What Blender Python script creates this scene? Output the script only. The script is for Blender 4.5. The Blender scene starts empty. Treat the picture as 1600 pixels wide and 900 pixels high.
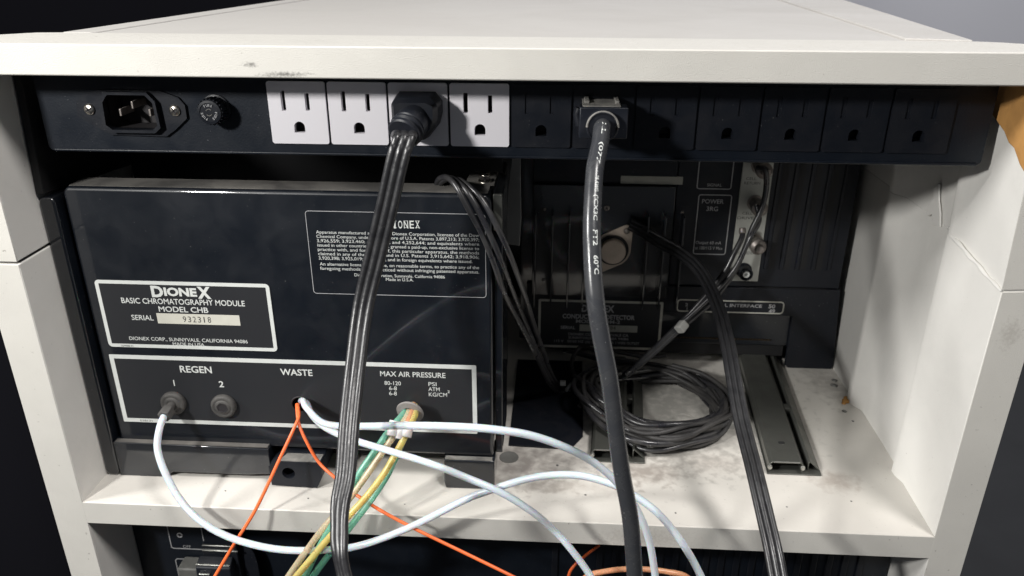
import bpy, bmesh, math, random
from mathutils import Vector, Matrix
random.seed(7)
S = 0.01                      # everything below is written in centimetres
D = bpy.data
scene = bpy.context.scene
COL = scene.collection

# ------------------------------------------------------------------ camera
CAM = Vector((29.141, -38.0, 31.953)); YAW, PITCH, ROLL, FPX = -0.0577, 0.4108, 0.0021, 1222.8
def axes():
    cy, sy, cp, sp = math.cos(YAW), math.sin(YAW), math.cos(PITCH), math.sin(PITCH)
    f = Vector((sy*cp, cy*cp, -sp)); r = Vector((cy, -sy, 0)); u = r.cross(f)
    return (r*math.cos(ROLL)+u*math.sin(ROLL), u*math.cos(ROLL)-r*math.sin(ROLL), f)
RX, UX, FX = axes()
cd = D.cameras.new('camera'); cam = D.objects.new('camera', cd); COL.objects.link(cam)
cam.matrix_world = Matrix(((RX.x, UX.x, -FX.x, CAM.x*S), (RX.y, UX.y, -FX.y, CAM.y*S), (RX.z, UX.z, -FX.z, CAM.z*S), (0, 0, 0, 1)))
cd.sensor_width = 36; cd.lens = FPX/1600*36; cd.clip_start = 0.01; cd.clip_end = 60
cd.dof.use_dof = True; cd.dof.focus_distance = 0.44; cd.dof.aperture_fstop = 15
scene.camera = cam
def at(u, v, y):              # the measured place of a point of the real cabinet lying at depth y
    d = FX + RX*((u-800)/FPX) - UX*((v-450)/FPX)
    return CAM + d*((y-CAM.y)/d.y)

# ------------------------------------------------------------------ light
w = D.worlds.new('World'); scene.world = w; w.use_nodes = True
w.node_tree.nodes['Background'].inputs[0].default_value = (.80, .88, 1, 1)
w.node_tree.nodes['Background'].inputs[1].default_value = .09
def area(name, loc, aim, size, power, color, shape='DISK'):
    l = D.lights.new(name, 'AREA'); l.shape = shape; l.size = size*S; l.energy = power; l.color = color
    o = D.objects.new(name, l); COL.objects.link(o); o.location = Vector(loc)*S
    o.rotation_euler = (Vector(aim)-Vector(loc)).to_track_quat('-Z', 'Y').to_euler()
    return o
area('phone_lamp', (-19, -45, 47), (27, 2, 12), 6.5, 5.3, (1, .985, .95))
area('ceiling_lamp', (104, -76, 200), (26, 0, 10), 50, 41, (1, .965, .935))
area('left_fill', (-175, -70, 150), (26, 0, 10), 50, 60, (1, .985, .96))  # added fill to brighten the right inner wall, no fixture seen
area('rear_fill', (170, 120, 240), (120, 240, 60), 90, 45, (.95, .96, 1))  # unseen light added to brighten the room wall
scene.view_settings.view_transform = 'Standard'; scene.view_settings.look = 'None'
scene.view_settings.exposure = -.17; scene.view_settings.gamma = 1

# ------------------------------------------------------------------ materials
def mat(name, base, rough=.5, metal=0, bump=0, bscale=900, var=0, vscale=40, vcol=None, speck=0, sscale=500,
        scol=(.3, .28, .25), trans=0, coat=0, spec=.5, sub=0, ior=1.45, mask=None, mscale=150):
    m = D.materials.new(name); m.use_nodes = True; nt = m.node_tree; n = nt.nodes; L = nt.links
    p = n['Principled BSDF']
    p.inputs['Base Color'].default_value = (*base, 1); p.inputs['Roughness'].default_value = rough
    p.inputs['Metallic'].default_value = metal; p.inputs['Specular IOR Level'].default_value = spec
    p.inputs['Transmission Weight'].default_value = trans; p.inputs['Coat Weight'].default_value = coat
    p.inputs['Coat Roughness'].default_value = .07; p.inputs['IOR'].default_value = ior
    if sub:
        p.inputs['Subsurface Weight'].default_value = sub; p.inputs['Subsurface Scale'].default_value = .004
    tc = n.new('ShaderNodeTexCoord')
    def noise(scale, detail=3, dist=0):
        t = n.new('ShaderNodeTexNoise'); t.inputs['Scale'].default_value = scale
        t.inputs['Detail'].default_value = detail; t.inputs['Distortion'].default_value = dist
        L.new(tc.outputs['Object'], t.inputs['Vector']); return t
    def ramp(src, a, b):
        r = n.new('ShaderNodeMapRange'); r.inputs['From Min'].default_value = a; r.inputs['From Max'].default_value = b
        L.new(src, r.inputs['Value']); return r.outputs[0]
    def mix(fac, a, b, k=1):
        x = n.new('ShaderNodeMix'); x.data_type = 'RGBA'
        if k != 1:
            mm = n.new('ShaderNodeMath'); mm.operation = 'MULTIPLY'; mm.inputs[1].default_value = k
            L.new(fac, mm.inputs[0]); fac = mm.outputs[0]
        L.new(fac, x.inputs['Factor'])
        if hasattr(a, 'links'): L.new(a, x.inputs['A'])
        else: x.inputs['A'].default_value = (*a, 1)
        x.inputs['B'].default_value = (*b, 1); return x.outputs['Result']
    c = base
    if var:
        vn = noise(vscale, 5, .6).outputs['Fac']
        c = mix(ramp(vn, .38, .68), c, vcol or tuple(q*.6 for q in base), var)
        rr = ramp(vn, .3, .7); q = n.new('ShaderNodeMath'); q.operation = 'MULTIPLY_ADD'
        q.inputs[1].default_value = .16; q.inputs[2].default_value = max(0, rough-.06)
        L.new(rr, q.inputs[0]); L.new(q.outputs[0], p.inputs['Roughness'])
    if speck:
        a = ramp(noise(sscale, 2).outputs['Fac'], .70, .76); b = ramp(noise(60, 2).outputs['Fac'], .42, .62)
        mm = n.new('ShaderNodeMath'); mm.operation = 'MULTIPLY'; L.new(a, mm.inputs[0]); L.new(b, mm.inputs[1])
        c = mix(mm.outputs[0], c, scol, speck)
    for (ctr, rad, col, k) in (mask or []):          # dirt patches, some on the shelf with shade painted in
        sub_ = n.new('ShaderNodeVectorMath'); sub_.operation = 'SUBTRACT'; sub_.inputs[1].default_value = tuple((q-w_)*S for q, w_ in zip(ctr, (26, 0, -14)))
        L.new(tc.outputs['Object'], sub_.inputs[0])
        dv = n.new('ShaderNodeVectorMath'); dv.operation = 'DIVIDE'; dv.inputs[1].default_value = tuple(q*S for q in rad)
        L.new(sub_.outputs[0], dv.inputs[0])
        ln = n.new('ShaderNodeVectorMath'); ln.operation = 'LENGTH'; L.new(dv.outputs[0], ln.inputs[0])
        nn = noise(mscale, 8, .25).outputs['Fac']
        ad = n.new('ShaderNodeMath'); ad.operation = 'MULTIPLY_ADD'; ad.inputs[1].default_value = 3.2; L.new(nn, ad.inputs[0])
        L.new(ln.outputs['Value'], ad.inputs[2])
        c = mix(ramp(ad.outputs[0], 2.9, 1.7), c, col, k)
    if hasattr(c, 'links'): L.new(c, p.inputs['Base Color'])
    if bump:
        bn = n.new('ShaderNodeBump'); bn.inputs['Strength'].default_value = bump; bn.inputs['Distance'].default_value = .0006
        L.new(noise(bscale, 3).outputs['Fac'], bn.inputs['Height']); L.new(bn.outputs[0], p.inputs['Normal'])
    return m
GR = (.20, .17, .145)
M = dict(
    paint=mat('cream_paint', (.64, .622, .575), .5, bump=.22, bscale=900, var=.22, vscale=26, speck=.8, sscale=420, scol=(.2, .18, .16)),
    front=mat('cream_front_paint', (.575, .56, .52), .48, bump=.34, bscale=2000, mscale=700, var=.15, vscale=30, speck=.8, sscale=420, scol=(.2, .18, .16),
              mask=[((15.9, 0, 26.3), (1.1, 1, .12), (.06, .055, .05), .75), ((14.3, 0, 26.75), (.35, 1, .1), (.06, .055, .05), .7), ((35, 0, -.9), (2.5, 1, .6), GR, .25), ((53, 0, 13.5), (.5, 1, .8), GR, .3)]),
    wall=mat('white_wall_paint', (.77, .755, .72), .45, bump=.18, bscale=260, var=.2, vscale=22, speck=.3),
    shelf=mat('stained_shaded_shelf_paint', (.63, .605, .56), .5, bump=.15, bscale=700, var=.3, vscale=30, vcol=(.50, .48, .44), speck=.7, scol=(.12, .10, .08),
              mask=[((35.5, 5.2, 0), (2.6, 1.3, 1), (.22, .17, .14), .6), ((40, 6.6, 0), (3, 1.2, 1), (.30, .25, .22), .4), ((27.5, 5.6, 0), (3.4, 2.8, 1), (.22, .195, .18), .7), ((37.5, 13, 0), (8, 6.5, 1), (.33, .32, .295), .85), ((48.0, 5.0, 0), (1.5, 1.0, 1), (.28, .22, .18), .5), ((30, 3.4, 0), (4, .8, 1), (.34, .30, .26), .4), ((51.2, 18, 0), (1.6, 3, 1), (.25, .23, .21), .5)]),  # stains; patches beside the module and under the coil also paint in shade
    top=mat('dusty_top_paint', (.49, .475, .45), .5, bump=.12, bscale=500, var=.55, vscale=9, vcol=(.40, .385, .365), speck=.5),
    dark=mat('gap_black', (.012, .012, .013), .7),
    foam=mat('torn_brown_board', (.50, .26, .08), .8, bump=.6, bscale=300, var=.5, vscale=60, vcol=(.30, .15, .05)),
    black=mat('black_enamel', (.004, .006, .010), .42, bump=.03, bscale=500, var=.08, vscale=50, vcol=(.022, .024, .03), speck=.55, sscale=650, scol=(.22, .22, .22), coat=1),
    strip=mat('black_strip_metal', (.007, .010, .016), .40, spec=.35, bump=.12, bscale=900, var=.3, vscale=60, vcol=(.013, .016, .022), speck=1, sscale=800, scol=(.16, .16, .17)),
    blackp=mat('black_plastic', (.009, .011, .016), .42, spec=.35, bump=.1, bscale=700, var=.4, vscale=80, vcol=(.018, .018, .022), speck=.6, sscale=700, scol=(.2, .2, .2)),
    dusty=mat('dust_covered_black', (.15, .142, .13), .8, bump=.3, bscale=1200, var=.85, vscale=45, vcol=(.055, .052, .05)),
    dustp=mat('grey_dusted_plastic', (.26, .25, .23), .8, bump=.5, bscale=1500, var=.7, vscale=120, vcol=(.07, .07, .07)),
    label=mat('label_charcoal', (.022, .023, .026), .42),
    ink=mat('white_label_ink', (.62, .64, .62), .5, var=.2, vscale=150),
    dimink=mat('faded_grey_ink', (.42, .42, .43), .6, var=.5, vscale=150),
    tanink=mat('aged_label_border', (.55, .54, .48), .6, var=.4, vscale=120),
    darkink=mat('black_ink', (.03, .03, .03), .6),
    serial=mat('pale_serial_strip', (.58, .57, .50), .55, var=.2, vscale=90),
    oldserial=mat('dull_serial_strip', (.38, .38, .34), .6, var=.3, vscale=90),
    white=mat('white_outlet_plastic', (.78, .76, .80), .35, bump=.05),
    deep=mat('socket_interior', (.02, .018, .02), .7),
    brass=mat('brass_contact', (.2, .15, .1), .4, 1),
    screw=mat('nickel_screw', (.75, .70, .62), .25, 1, bump=.3, bscale=900, var=.4, vscale=300),
    steel=mat('dull_steel', (.13, .133, .12), .4, .6, bump=.1, bscale=200, var=.5, vscale=60, vcol=(.085, .085, .078), speck=.5),
    edge=mat('bare_steel_edge', (.45, .45, .42), .35, .9),
    alum=mat('grey_connector_plate', (.46, .465, .43), .5, .1, var=.3, vscale=60),
    nickel=mat('aged_nickel', (.30, .27, .25), .5, .7, var=.5, vscale=200),
    tan=mat('tan_metal_can', (.50, .42, .35), .5, .2, var=.4, vscale=90),
    cord=mat('black_cord_rubber', (.014, .014, .016), .36, spec=.8, bump=.22, bscale=380, var=.15, vscale=140, vcol=(.04, .04, .04), speck=.5, sscale=900, scol=(.18, .18, .18)),
    greycord=mat('dusty_round_cord', (.036, .038, .043), .24, spec=.55, bump=.05, bscale=1400, var=.3, vscale=120, vcol=(.06, .06, .06), speck=.8, sscale=900, scol=(.35, .35, .35)),
    wire=mat('black_signal_wire', (.02, .02, .024), .3, spec=.9, bump=.05, bscale=1400, var=.5, vscale=110, vcol=(.06, .058, .055)),
    dustwire=mat('dusty_coiled_wire', (.05, .048, .047), .5, bump=.3, bscale=1400, var=.6, vscale=90, vcol=(.018, .018, .02)),
    tube=mat('milky_tubing', (.84, .91, 1.0), .22, trans=.38, sub=.5, ior=1.35),
    tubeg=mat('green_tubing', (.30, .72, .55), .28, trans=.6, sub=.3, ior=1.4, var=.3, vscale=120),
    tubet=mat('tan_tubing', (.88, .75, .52), .28, trans=.6, sub=.2, ior=1.4, var=.3, vscale=120),
    tubey=mat('yellow_tubing', (.93, .76, .28), .28, trans=.55, sub=.2, ior=1.4, var=.3, vscale=120, vcol=(.7, .55, .1)),
    tubeo=mat('amber_tubing', (.80, .40, .22), .25, trans=.4, sub=.2, ior=1.4, var=.3, vscale=120),
    orange=mat('orange_tubing', (.85, .16, .045), .35, bump=.05, sub=.1),
    clamp=mat('milky_clamp', (.85, .80, .80), .4, trans=.3, sub=.3),
    rubber=mat('grey_rubber', (.05, .048, .046), .6, bump=.3, bscale=900, var=.5, vscale=150, vcol=(.10, .095, .09)),
    washer=mat('grey_washer', (.22, .205, .195), .6, bump=.3, var=.4, vscale=200),
    tie=mat('nylon_tie', (.42, .42, .40), .45),
    flap=mat('grey_flap', (.20, .20, .195), .6, var=.3, vscale=40),
    conn=mat('grey_connector_shell', (.17, .17, .16), .5, bump=.2, var=.4, vscale=120),
    board=mat('brown_edge_board', (.16, .10, .07), .6, var=.5, vscale=200),
    green=mat('green_board', (.03, .12, .11), .6),
    backwall=mat('grey_room_wall', (.6, .6, .64), .8, var=.1, vscale=1),
    blackroom=mat('black_room_cabinet', (.005, .005, .007), .9, spec=.05),
    floor=mat('dark_room_floor', (.024, .025, .027), .6, var=.3, vscale=3),
)

# ------------------------------------------------------------------ geometry collector
def spline(pts, n):
    pts = [Vector(p) for p in pts]; P = [pts[0]*2-pts[1]] + pts + [pts[-1]*2-pts[-2]]
    out = []
    for i in range(1, len(P)-2):
        for k in range(n):
            t = k/n; a, b, c, d = P[i-1], P[i], P[i+1], P[i+2]
            out.append(.5*((2*b)+(c-a)*t+(2*a-5*b+4*c-d)*t*t+(3*b-a-3*c+d)*t**3))
    out.append(pts[-1]); return out
def path(px, n=10):           # px: (u, v, depth) or Vector
    return spline([p if isinstance(p, Vector) else at(*p) for p in px], n)
def tangents(P):
    return [(P[min(i+1, len(P)-1)]-P[max(i-1, 0)]).normalized() for i in range(len(P))]
def rrect(x0, x1, z0, z1, r=.2, n=5):
    o = []
    for cx, cz, a in ((x1-r, z1-r, 0), (x0+r, z1-r, 90), (x0+r, z0+r, 180), (x1-r, z0+r, 270)):
        for k in range(n+1):
            t = math.radians(a+90*k/n); o.append((cx+r*math.cos(t), cz+r*math.sin(t)))
    return o
def circ(cx, cz, r, n=24, a0=0): return [(cx+r*math.cos(2*math.pi*k/n+a0), cz+r*math.sin(2*math.pi*k/n+a0)) for k in range(n)]
class G:
    def __init__(s): s.v = []; s.f = []
    def add(s, vs, fs):
        b = len(s.v); s.v += [tuple(v) for v in vs]; s.f += [tuple(b+i for i in f) for f in fs]; return s
    def box(s, x0, x1, y0, y1, z0, z1):
        vs = [(x, y, z) for x in (x0, x1) for y in (y0, y1) for z in (z0, z1)]
        return s.add(vs, [(0, 1, 3, 2), (4, 6, 7, 5), (0, 4, 5, 1), (2, 3, 7, 6), (0, 2, 6, 4), (1, 5, 7, 3)])
    def prism(s, poly, a0, a1, ax='y'):     # poly in the other two axes (x,z) / (x,y) / (y,z)
        n = len(poly)
        def P(p, a): return {'y': (p[0], a, p[1]), 'z': (p[0], p[1], a), 'x': (a, p[0], p[1])}[ax]
        return s.add([P(p, a0) for p in poly]+[P(p, a1) for p in poly],
                     [tuple(range(n)), tuple(range(2*n-1, n-1, -1))]+[(i, i+n, (i+1) % n+n, (i+1) % n) for i in range(n)])
    def lathe(s, prof, org=(0, 0, 0), axis=(0, -1, 0), n=28):   # prof: (radius, distance along axis)
        a = Vector(axis).normalized(); u = a.orthogonal().normalized(); w_ = a.cross(u); o = Vector(org)
        vs = []; fs = []
        for r, h in prof:
            for k in range(n):
                t = 2*math.pi*k/n; vs.append(o+a*h+(u*math.cos(t)+w_*math.sin(t))*r)
        for j in range(len(prof)-1):
            for k in range(n): fs.append((j*n+k, j*n+(k+1) % n, (j+1)*n+(k+1) % n, (j+1)*n+k))
        if prof[0][0] > 1e-6: fs.append(tuple(range(n-1, -1, -1)))
        if prof[-1][0] > 1e-6: fs.append(tuple((len(prof)-1)*n+k for k in range(n)))
        return s.add(vs, fs)
    def sweep(s, P, prof, ref=None, scale=None):   # prof: (side, out) pairs; ref: side direction, or None to carry it along
        T = tangents(P); n = len(prof); side = None; vs = []; fs = []
        for i, (p, t) in enumerate(zip(P, T)):
            if ref is not None: r = Vector(ref(i/(len(P)-1)) if callable(ref) else ref)
            else: r = side if side is not None else t.orthogonal()
            side = (r-t*r.dot(t)).normalized(); out = side.cross(t)
            k = scale(i/(len(P)-1)) if scale else 1
            for a, b in prof: vs.append(p+side*a*k+out*b*k)
        for i in range(len(P)-1):
            for k in range(n): fs.append((i*n+k, i*n+(k+1) % n, (i+1)*n+(k+1) % n, (i+1)*n+k))
        fs.append(tuple(range(n-1, -1, -1))); fs.append(tuple((len(P)-1)*n+k for k in range(n)))
        return s.add(vs, fs)
    def tube(s, P, r, n=12, scale=None): return s.sweep(P, circ(0, 0, r, n), None, scale)
    def plate(s, outline, holes, y, th, xf=None):      # flat sheet facing -y with real holes
        cu = D.curves.new('c', 'CURVE'); cu.dimensions = '2D'; cu.fill_mode = 'BOTH'; cu.extrude = th/2
        for lp in [outline]+list(holes):
            sp = cu.splines.new('POLY'); sp.points.add(len(lp)-1); sp.use_cyclic_u = True
            for q, (a, b) in zip(sp.points, lp): q.co = (a, b, 0, 1)
        return s.curve(cu, lambda c: xf(c) if xf else (c[0], y+th/2-c[2], c[1]))
    def curve(s, cu, xf):
        o = D.objects.new('tmp', cu); COL.objects.link(o)
        me = D.meshes.new_from_object(o.evaluated_get(bpy.context.evaluated_depsgraph_get()))
        s.add([xf(v.co) for v in me.vertices], [tuple(p.vertices) for p in me.polygons])
        D.objects.remove(o); D.curves.remove(cu); D.meshes.remove(me); return s
    def text(s, txt, xf, bold=.02, th=0):
        cu = D.curves.new('t', 'FONT'); cu.body = txt; cu.size = 1; cu.offset = bold; cu.extrude = th; cu.resolution_u = 3
        return s.curve(cu, xf)
    def tfit(s, txt, x0, x1, z0, z1, y, bold=.02):     # text filling a box on the plane facing -y
        g = G().text(txt, lambda c: (c[0], c[1], c[2]), bold)
        if not g.v: return s
        xs = [v[0] for v in g.v]; zs = [v[1] for v in g.v]; lo = 0; hi = .73
        if txt == '1': x0, x1 = x0+(x1-x0)*.3, x0+(x1-x0)*.62
        if all(ch in '.,;-' for ch in txt): lo, hi = min(zs), max(zs)
        return s.add([(x0+(v[0]-min(xs))/(max(xs)-min(xs))*(x1-x0), y, z0+(v[1]-lo)/(hi-lo)*(z1-z0)) for v in g.v], g.f)
    def tpx(s, txt, u0, u1, v, h, y, bold=.02):        # the same, measured by width, middle and cap height
        a = at(u0, v, y); b = at(u1, v, y); c = at((u0+u1)/2, v, y).z; k = abs(at(u0, v-h/2, y).z-at(u0, v+h/2, y).z)
        return s.tfit(txt, a.x, b.x, c-k/2, c+k/2, y, bold)
    def frame(s, x0, x1, z0, z1, t, y, th=.03, r=.25, tt=None):
        tt = tt or t
        return s.plate(rrect(x0, x1, z0, z1, r), [rrect(x0+t, x1-t, z0+tt, z1-tt, max(.02, r-t))], y, th)

ROOTC = {}
def link(name, data, parent):
    o = D.objects.new(name, data); COL.objects.link(o)
    if parent is not None: o.parent = parent
    return o
def base_of(p):
    v = Vector((0, 0, 0))
    while p is not None: v += Vector(p.location); p = p.parent
    return v/S
def part(name, g, m, parent=None, bevel=0, smooth=38, seg=2, label=None):
    o0 = base_of(parent)
    me = D.meshes.new(name); me.from_pydata([((Vector(v)-o0)*S)[:] for v in g.v], [], g.f); me.update()
    bm = bmesh.new(); bm.from_mesh(me); bmesh.ops.recalc_face_normals(bm, faces=bm.faces) if len(bm.faces) < 60000 else None
    bm.to_mesh(me); bm.free()
    me.materials.append(M[m])
    for p in me.polygons: p.use_smooth = True
    me.set_sharp_from_angle(angle=math.radians(smooth))
    o = link(name, me, parent)
    if bevel:
        b = o.modifiers.new('bevel', 'BEVEL'); b.width = bevel*S; b.segments = seg; b.limit_method = 'ANGLE'; b.angle_limit = math.radians(35)
    if label: o['label'] = label
    return o
def flatpart(*a, **k): return part(*a, **k)
def thing(name, label, cat, loc=(0, 0, 0), group=None):
    o = D.objects.new(name, None); COL.objects.link(o); o.location = Vector(loc)*S; o.empty_display_size = .02
    o['label'] = label; o['category'] = cat
    if group: o['group'] = group
    return o
def tag(o, label, cat, group=None):
    o['label'] = label; o['category'] = cat
    if group: o['group'] = group
    return o
def struct(name, g, m): o = part(name, g, m); o['kind'] = 'structure'; return o
def copy_part(o, parent):
    c = o.copy(); COL.objects.link(c); c.parent = parent
    for ch in [q for q in ALLOBJ() if q.parent == o]: copy_part(ch, c)
    return c
def ALLOBJ(): return list(D.objects)
def dome(r, h, n=5):          # domed head profile from the rim to the tip
    return [(r, 0), (r, h*.25)]+[(r*math.cos(math.pi/2*k/n), h*.25+h*.75*math.sin(math.pi/2*k/n)) for k in range(1, n)]+[(0, h)]
def screw(c, r, h, parent, axis=(0, -1, 0), name='screw', m='screw'):
    s = part(name, G().lathe(dome(r, h), c, axis, 24), m, parent, smooth=60)
    a = Vector(axis).normalized(); u = Vector((math.cos(.5), 0, math.sin(.5))); u = (u-a*u.dot(a)).normalized(); w_ = a.cross(u)
    g = G(); c = Vector(c)
    for d, e in ((u, w_), (w_, u)):
        q = [c+a*(h*.80)+d*i*r*.62+e*j*r*.13+a*k for k in (0, h*.24) for i, j in ((-1, -1), (1, -1), (1, 1), (-1, 1))]
        g.add(q, [(0, 1, 2, 3), (7, 6, 5, 4), (0, 4, 5, 1), (1, 5, 6, 2), (2, 6, 7, 3), (3, 7, 4, 0)])
    part('cross_recess', g, 'deep', s)
    return s

# ------------------------------------------------------------------ the room behind
struct('room_floor', G().box(-400, 600, -300, 320, -91, -90), 'floor')
struct('room_wall', G().box(-400, 600, 300, 305, -90, 260), 'backwall')
t = thing('storage_cabinet', 'tall black cabinet standing in the dark behind the left side', 'cabinet', (-90, 60, -90))
part('body', G().box(-190, -8, 118, 170, -90, 120), 'blackroom', t, .5)
part('door', G().box(-188, -10, 116.5, 117.9, -86, 118), 'blackroom', t, .3)
t = thing('side_screen', 'black panel standing close beside the left post', 'panel', (-10, 20, -90))
part('panel', G().box(-60, -4.5, 3, 5, -90, 15), 'blackroom', t, .3)
part('foot', G().box(-58, -6, 0, 9, -90, -88), 'blackroom', t, .3)

# ------------------------------------------------------------------ the cream cabinet
H, T = 26.12, 1.51
cab = thing('equipment_cabinet', 'cream painted cabinet with cracked side posts and open bays', 'cabinet', (26, 0, -14))
ytop = 62
def crackz(y): return 15.85 + .88*max(0, min(1, y/6.2)) - .0*y
innerR = [(52.04, 0), (52.12, 3), (52.18, 5.1), (51.93, 5.9), (51.93, 6.4), (52.45, 7.0), (52.52, 10), (52.56, 13.8), (51.98, 14.7), (51.98, 15.4), (52.42, 16.5), (52.45, 33)]
def rwall(z0, z1, dx=0):
    return G().prism([(x+dx, y) for x, y in innerR]+[(54.2, 33), (54.1, 0)], z0, z1, 'z')
g = rwall(-14, 15.8); g.v = [(x, y, (crackz(y)-.03 if z > 0 else z)) for x, y, z in g.v]
part('side_panel', g, 'wall', cab, .07, label='right lower side panel with stepped inner face')
g = rwall(15.9, H, .03); g.v = [(x - max(0, z-16)*.045, y, (crackz(y)-.3 if z < 20 else z)) for x, y, z in g.v]
part('side_panel', g, 'wall', cab, .09, label='right upper side panel above the crack')
# front faces of the right post carry the rougher paint
g = G().box(52.02, 54.12, -.05, .0, -14, 15.85); g.v = [(x, y, z+(.08 if x > 53 and z > 0 else 0)) for x, y, z in g.v]
part('post_face', g, 'front', cab, .03)
g = G().box(51.98, 53.7, -.05, 0, 15.95, H); g.v = [(x-(z-16)*.045, y, z+(.08 if x > 53 and z < 20 else 0)) for x, y, z in g.v]
part('post_face', g, 'front', cab, .03)
P = [Vector((52.01, y, crackz(y)+.02)) for y in (0, .8, 1.7, 2.6, 3.5, 4.4, 5.3, 6.1)]+[Vector((52.28, 6.7, 16.78)), Vector((52.4, 7.2, 16.75))]
rj = random.Random(3)
P = [p+Vector((rj.uniform(-.02, .02), 0, rj.uniform(-.06, .06))) for p in P]
part('crack_edge', G().sweep(spline(P, 4), circ(0, 0, .10, 8), None, lambda q: .6+.5*abs(math.sin(q*17))+.4*q), 'wall', cab, label='flaked white crack in the right side panel')
g = G()
fl = [(9.3, 18.9), (9.9, 18.4), (9.6, 17.9), (10.2, 17.2), (10.0, 16.6), (9.5, 16.9), (9.2, 16.3), (8.2, 16.5), (8.5, 17.3), (8.9, 17.9)]
g.add([(52.46-max(0, z_-16)*.045, y_, z_) for y_, z_ in fl]+[(52.36-max(0, z_-16)*.045, y_+.05, z_) for y_, z_ in fl], [tuple(range(10)), tuple(range(19, 9, -1))]+[(i, i+10, (i+1) % 10+10, (i+1) % 10) for i in range(10)])
part('paint_flake', g, 'wall', cab, .03)
0 and part('hairline_crack', G().sweep(spline([Vector((52.40, y_, z_)) for y_, z_ in ((8.0, 16.55), (8.9, 16.45), (9.6, 16.6), (10.8, 16.5))], 4), circ(0, 0, .035, 6)), 'conn', cab)
g = G()
for (a, b, r) in ((53.0, 15.93, .07), (52.3, 15.9, .06)): g.lathe(dome(r, .05), (a, -.05, b), (0, -1, 0), 8)
pc = [(2.5, 23.5), (4.3, 24.2), (4.75, 24.75), (4.4, 25.3), (3.9, 25.75), (.6, 25.9), (-.03, 25.9), (-.03, 22.1), (.5, 22.35), (1.3, 22.95), (1.9, 23.1)]
g = G().prism(pc, 51.50, 52.6, 'x')
part('torn_edge', g, 'foam', cab, .06, label='broken patch of bare brown board in the right wall')
# left side
g = G().prism([(-2.05, 0), (0, 0), (0, 33), (-2.0, 33)], -14, 16.05, 'z'); g.v = [(x, y, z if z < 0 else 16.02+.05*y/6) for x, y, z in g.v]
part('side_panel', g, 'wall', cab, .05, label='left lower side panel')
part('post_face', G().box(-2.1, -.0, -.05, 0, -14, 16.02), 'front', cab, .03)
g = G().prism([(-3.4, 0), (-.03, 0), (-.03, 33), (-3.4, 33)], 16.2, H, 'z'); g.v = [(x, y, z if z > 20 else 16.19+.05*y/6) for x, y, z in g.v]
part('side_panel', g, 'wall', cab, .05, label='left upper side panel above the dark gap')
part('post_face', G().box(-3.4, -.02, -.05, 0, 16.19, H), 'front', cab, .03)
part('gap_liner', G().box(-1.9, -.12, .3, 32, 15.9, 16.4), 'dark', cab)
# shelf
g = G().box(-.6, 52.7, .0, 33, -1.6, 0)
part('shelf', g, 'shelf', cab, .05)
part('shelf_face', G().box(-.05, 52.1, -.045, -.002, -1.62, -.01), 'front', cab, .03)
part('back_panel', G().box(-2, 54.2, 33.05, 34, -14, H), 'dark', cab)
g = G()
for (x_, y_, r_) in ((51.75, 15.0, .28), (51.95, 15.5, .2), (51.5, 14.7, .16)): g.lathe([(r_, 0), (r_*1.05, r_*.4), (r_*.6, r_*.8), (.001, r_*.9)], (x_, y_, 0), (0, 0, 1), 7)
part('broken_crumb', g, 'foam', cab, .03)
g = G()
for (x_, y_, r_) in ((51.2, 13.6, .2), (51.6, 17.4, .3), (51.9, 18.2, .25), (51.4, 12.3, .1), (44, 2.2, .06), (37, 1.2, .07), (31.5, 2.6, .08), (14, 1.2, .06), (8.5, 1.6, .06), (20.2, 1.0, .05), (48.2, 3.0, .07), (29.7, 5.6, .1)): g.lathe([(r_, 0), (r_*.9, r_*.35), (.001, r_*.5)], (x_, y_, 0), (.1, .1, 1), 6)
gt = part('grit', g, 'conn', None); gt['kind'] = 'stuff'; tag(gt, 'small dark crumbs of grit scattered over the shelf', 'grit')
# recessed knockouts of the shelf
def ring(c, R_, r_): return [Vector((c[0]+R_*math.cos(2*math.pi*k/40), c[1]+R_*math.sin(2*math.pi*k/40), c[2])) for k in range(41)]
part('knockout_ring', G().sweep(ring((39.0, 11.7, .0), .78, 0), circ(0, 0, .035, 6), (0, 0, 1)), 'shelf', cab)
kn = part('knockout_plug', G().lathe([(.66, .004), (.66, .03), (.60, .035), (.56, .015), (.001, .015)], (26.4, 6.3, 0), (0, 0, 1), 32), 'conn', cab)
# top
lip = [(-.6, 0), (-1.2, .25), (.0, 0)]
g = G().prism([(-9, 0), (61, 0), (56, 2.0), (53.0, 2.9), (51.2, 4.2), (50.2, 4.55), (2.0, 5.4), (.6, 5.2), (-1.5, 3.2), (-9, 1.2)], H, H+T, 'z')
part('front_lip', g, 'front', cab, .07)
z1 = H+T
g = G().prism([(2.0, 5.3), (50.1, 4.5), (57.5, ytop), (9.2, ytop)], H+.2, z1-.06, 'z')
part('top_panel', g, 'top', cab, .04)
g = G().prism([(1.98, 5.32), (3.6, 5.3), (9.2, ytop), (7.6, ytop)], z1-.3, z1+.02, 'z')
part('top_rim', g, 'top', cab, .05)
g = G().prism([(46.9, 5.2), (50.0, 4.55), (57.6, ytop), (50.2, ytop)], z1-.3, z1+.06, 'z')
part('top_rim', g, 'top', cab, .06)
0 and part('seam', G().sweep([Vector((46.85, 5.2, z1-.05)), Vector((50.15, ytop, z1-.05))], circ(0, 0, .07, 8)), 'dusty', cab)

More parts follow.
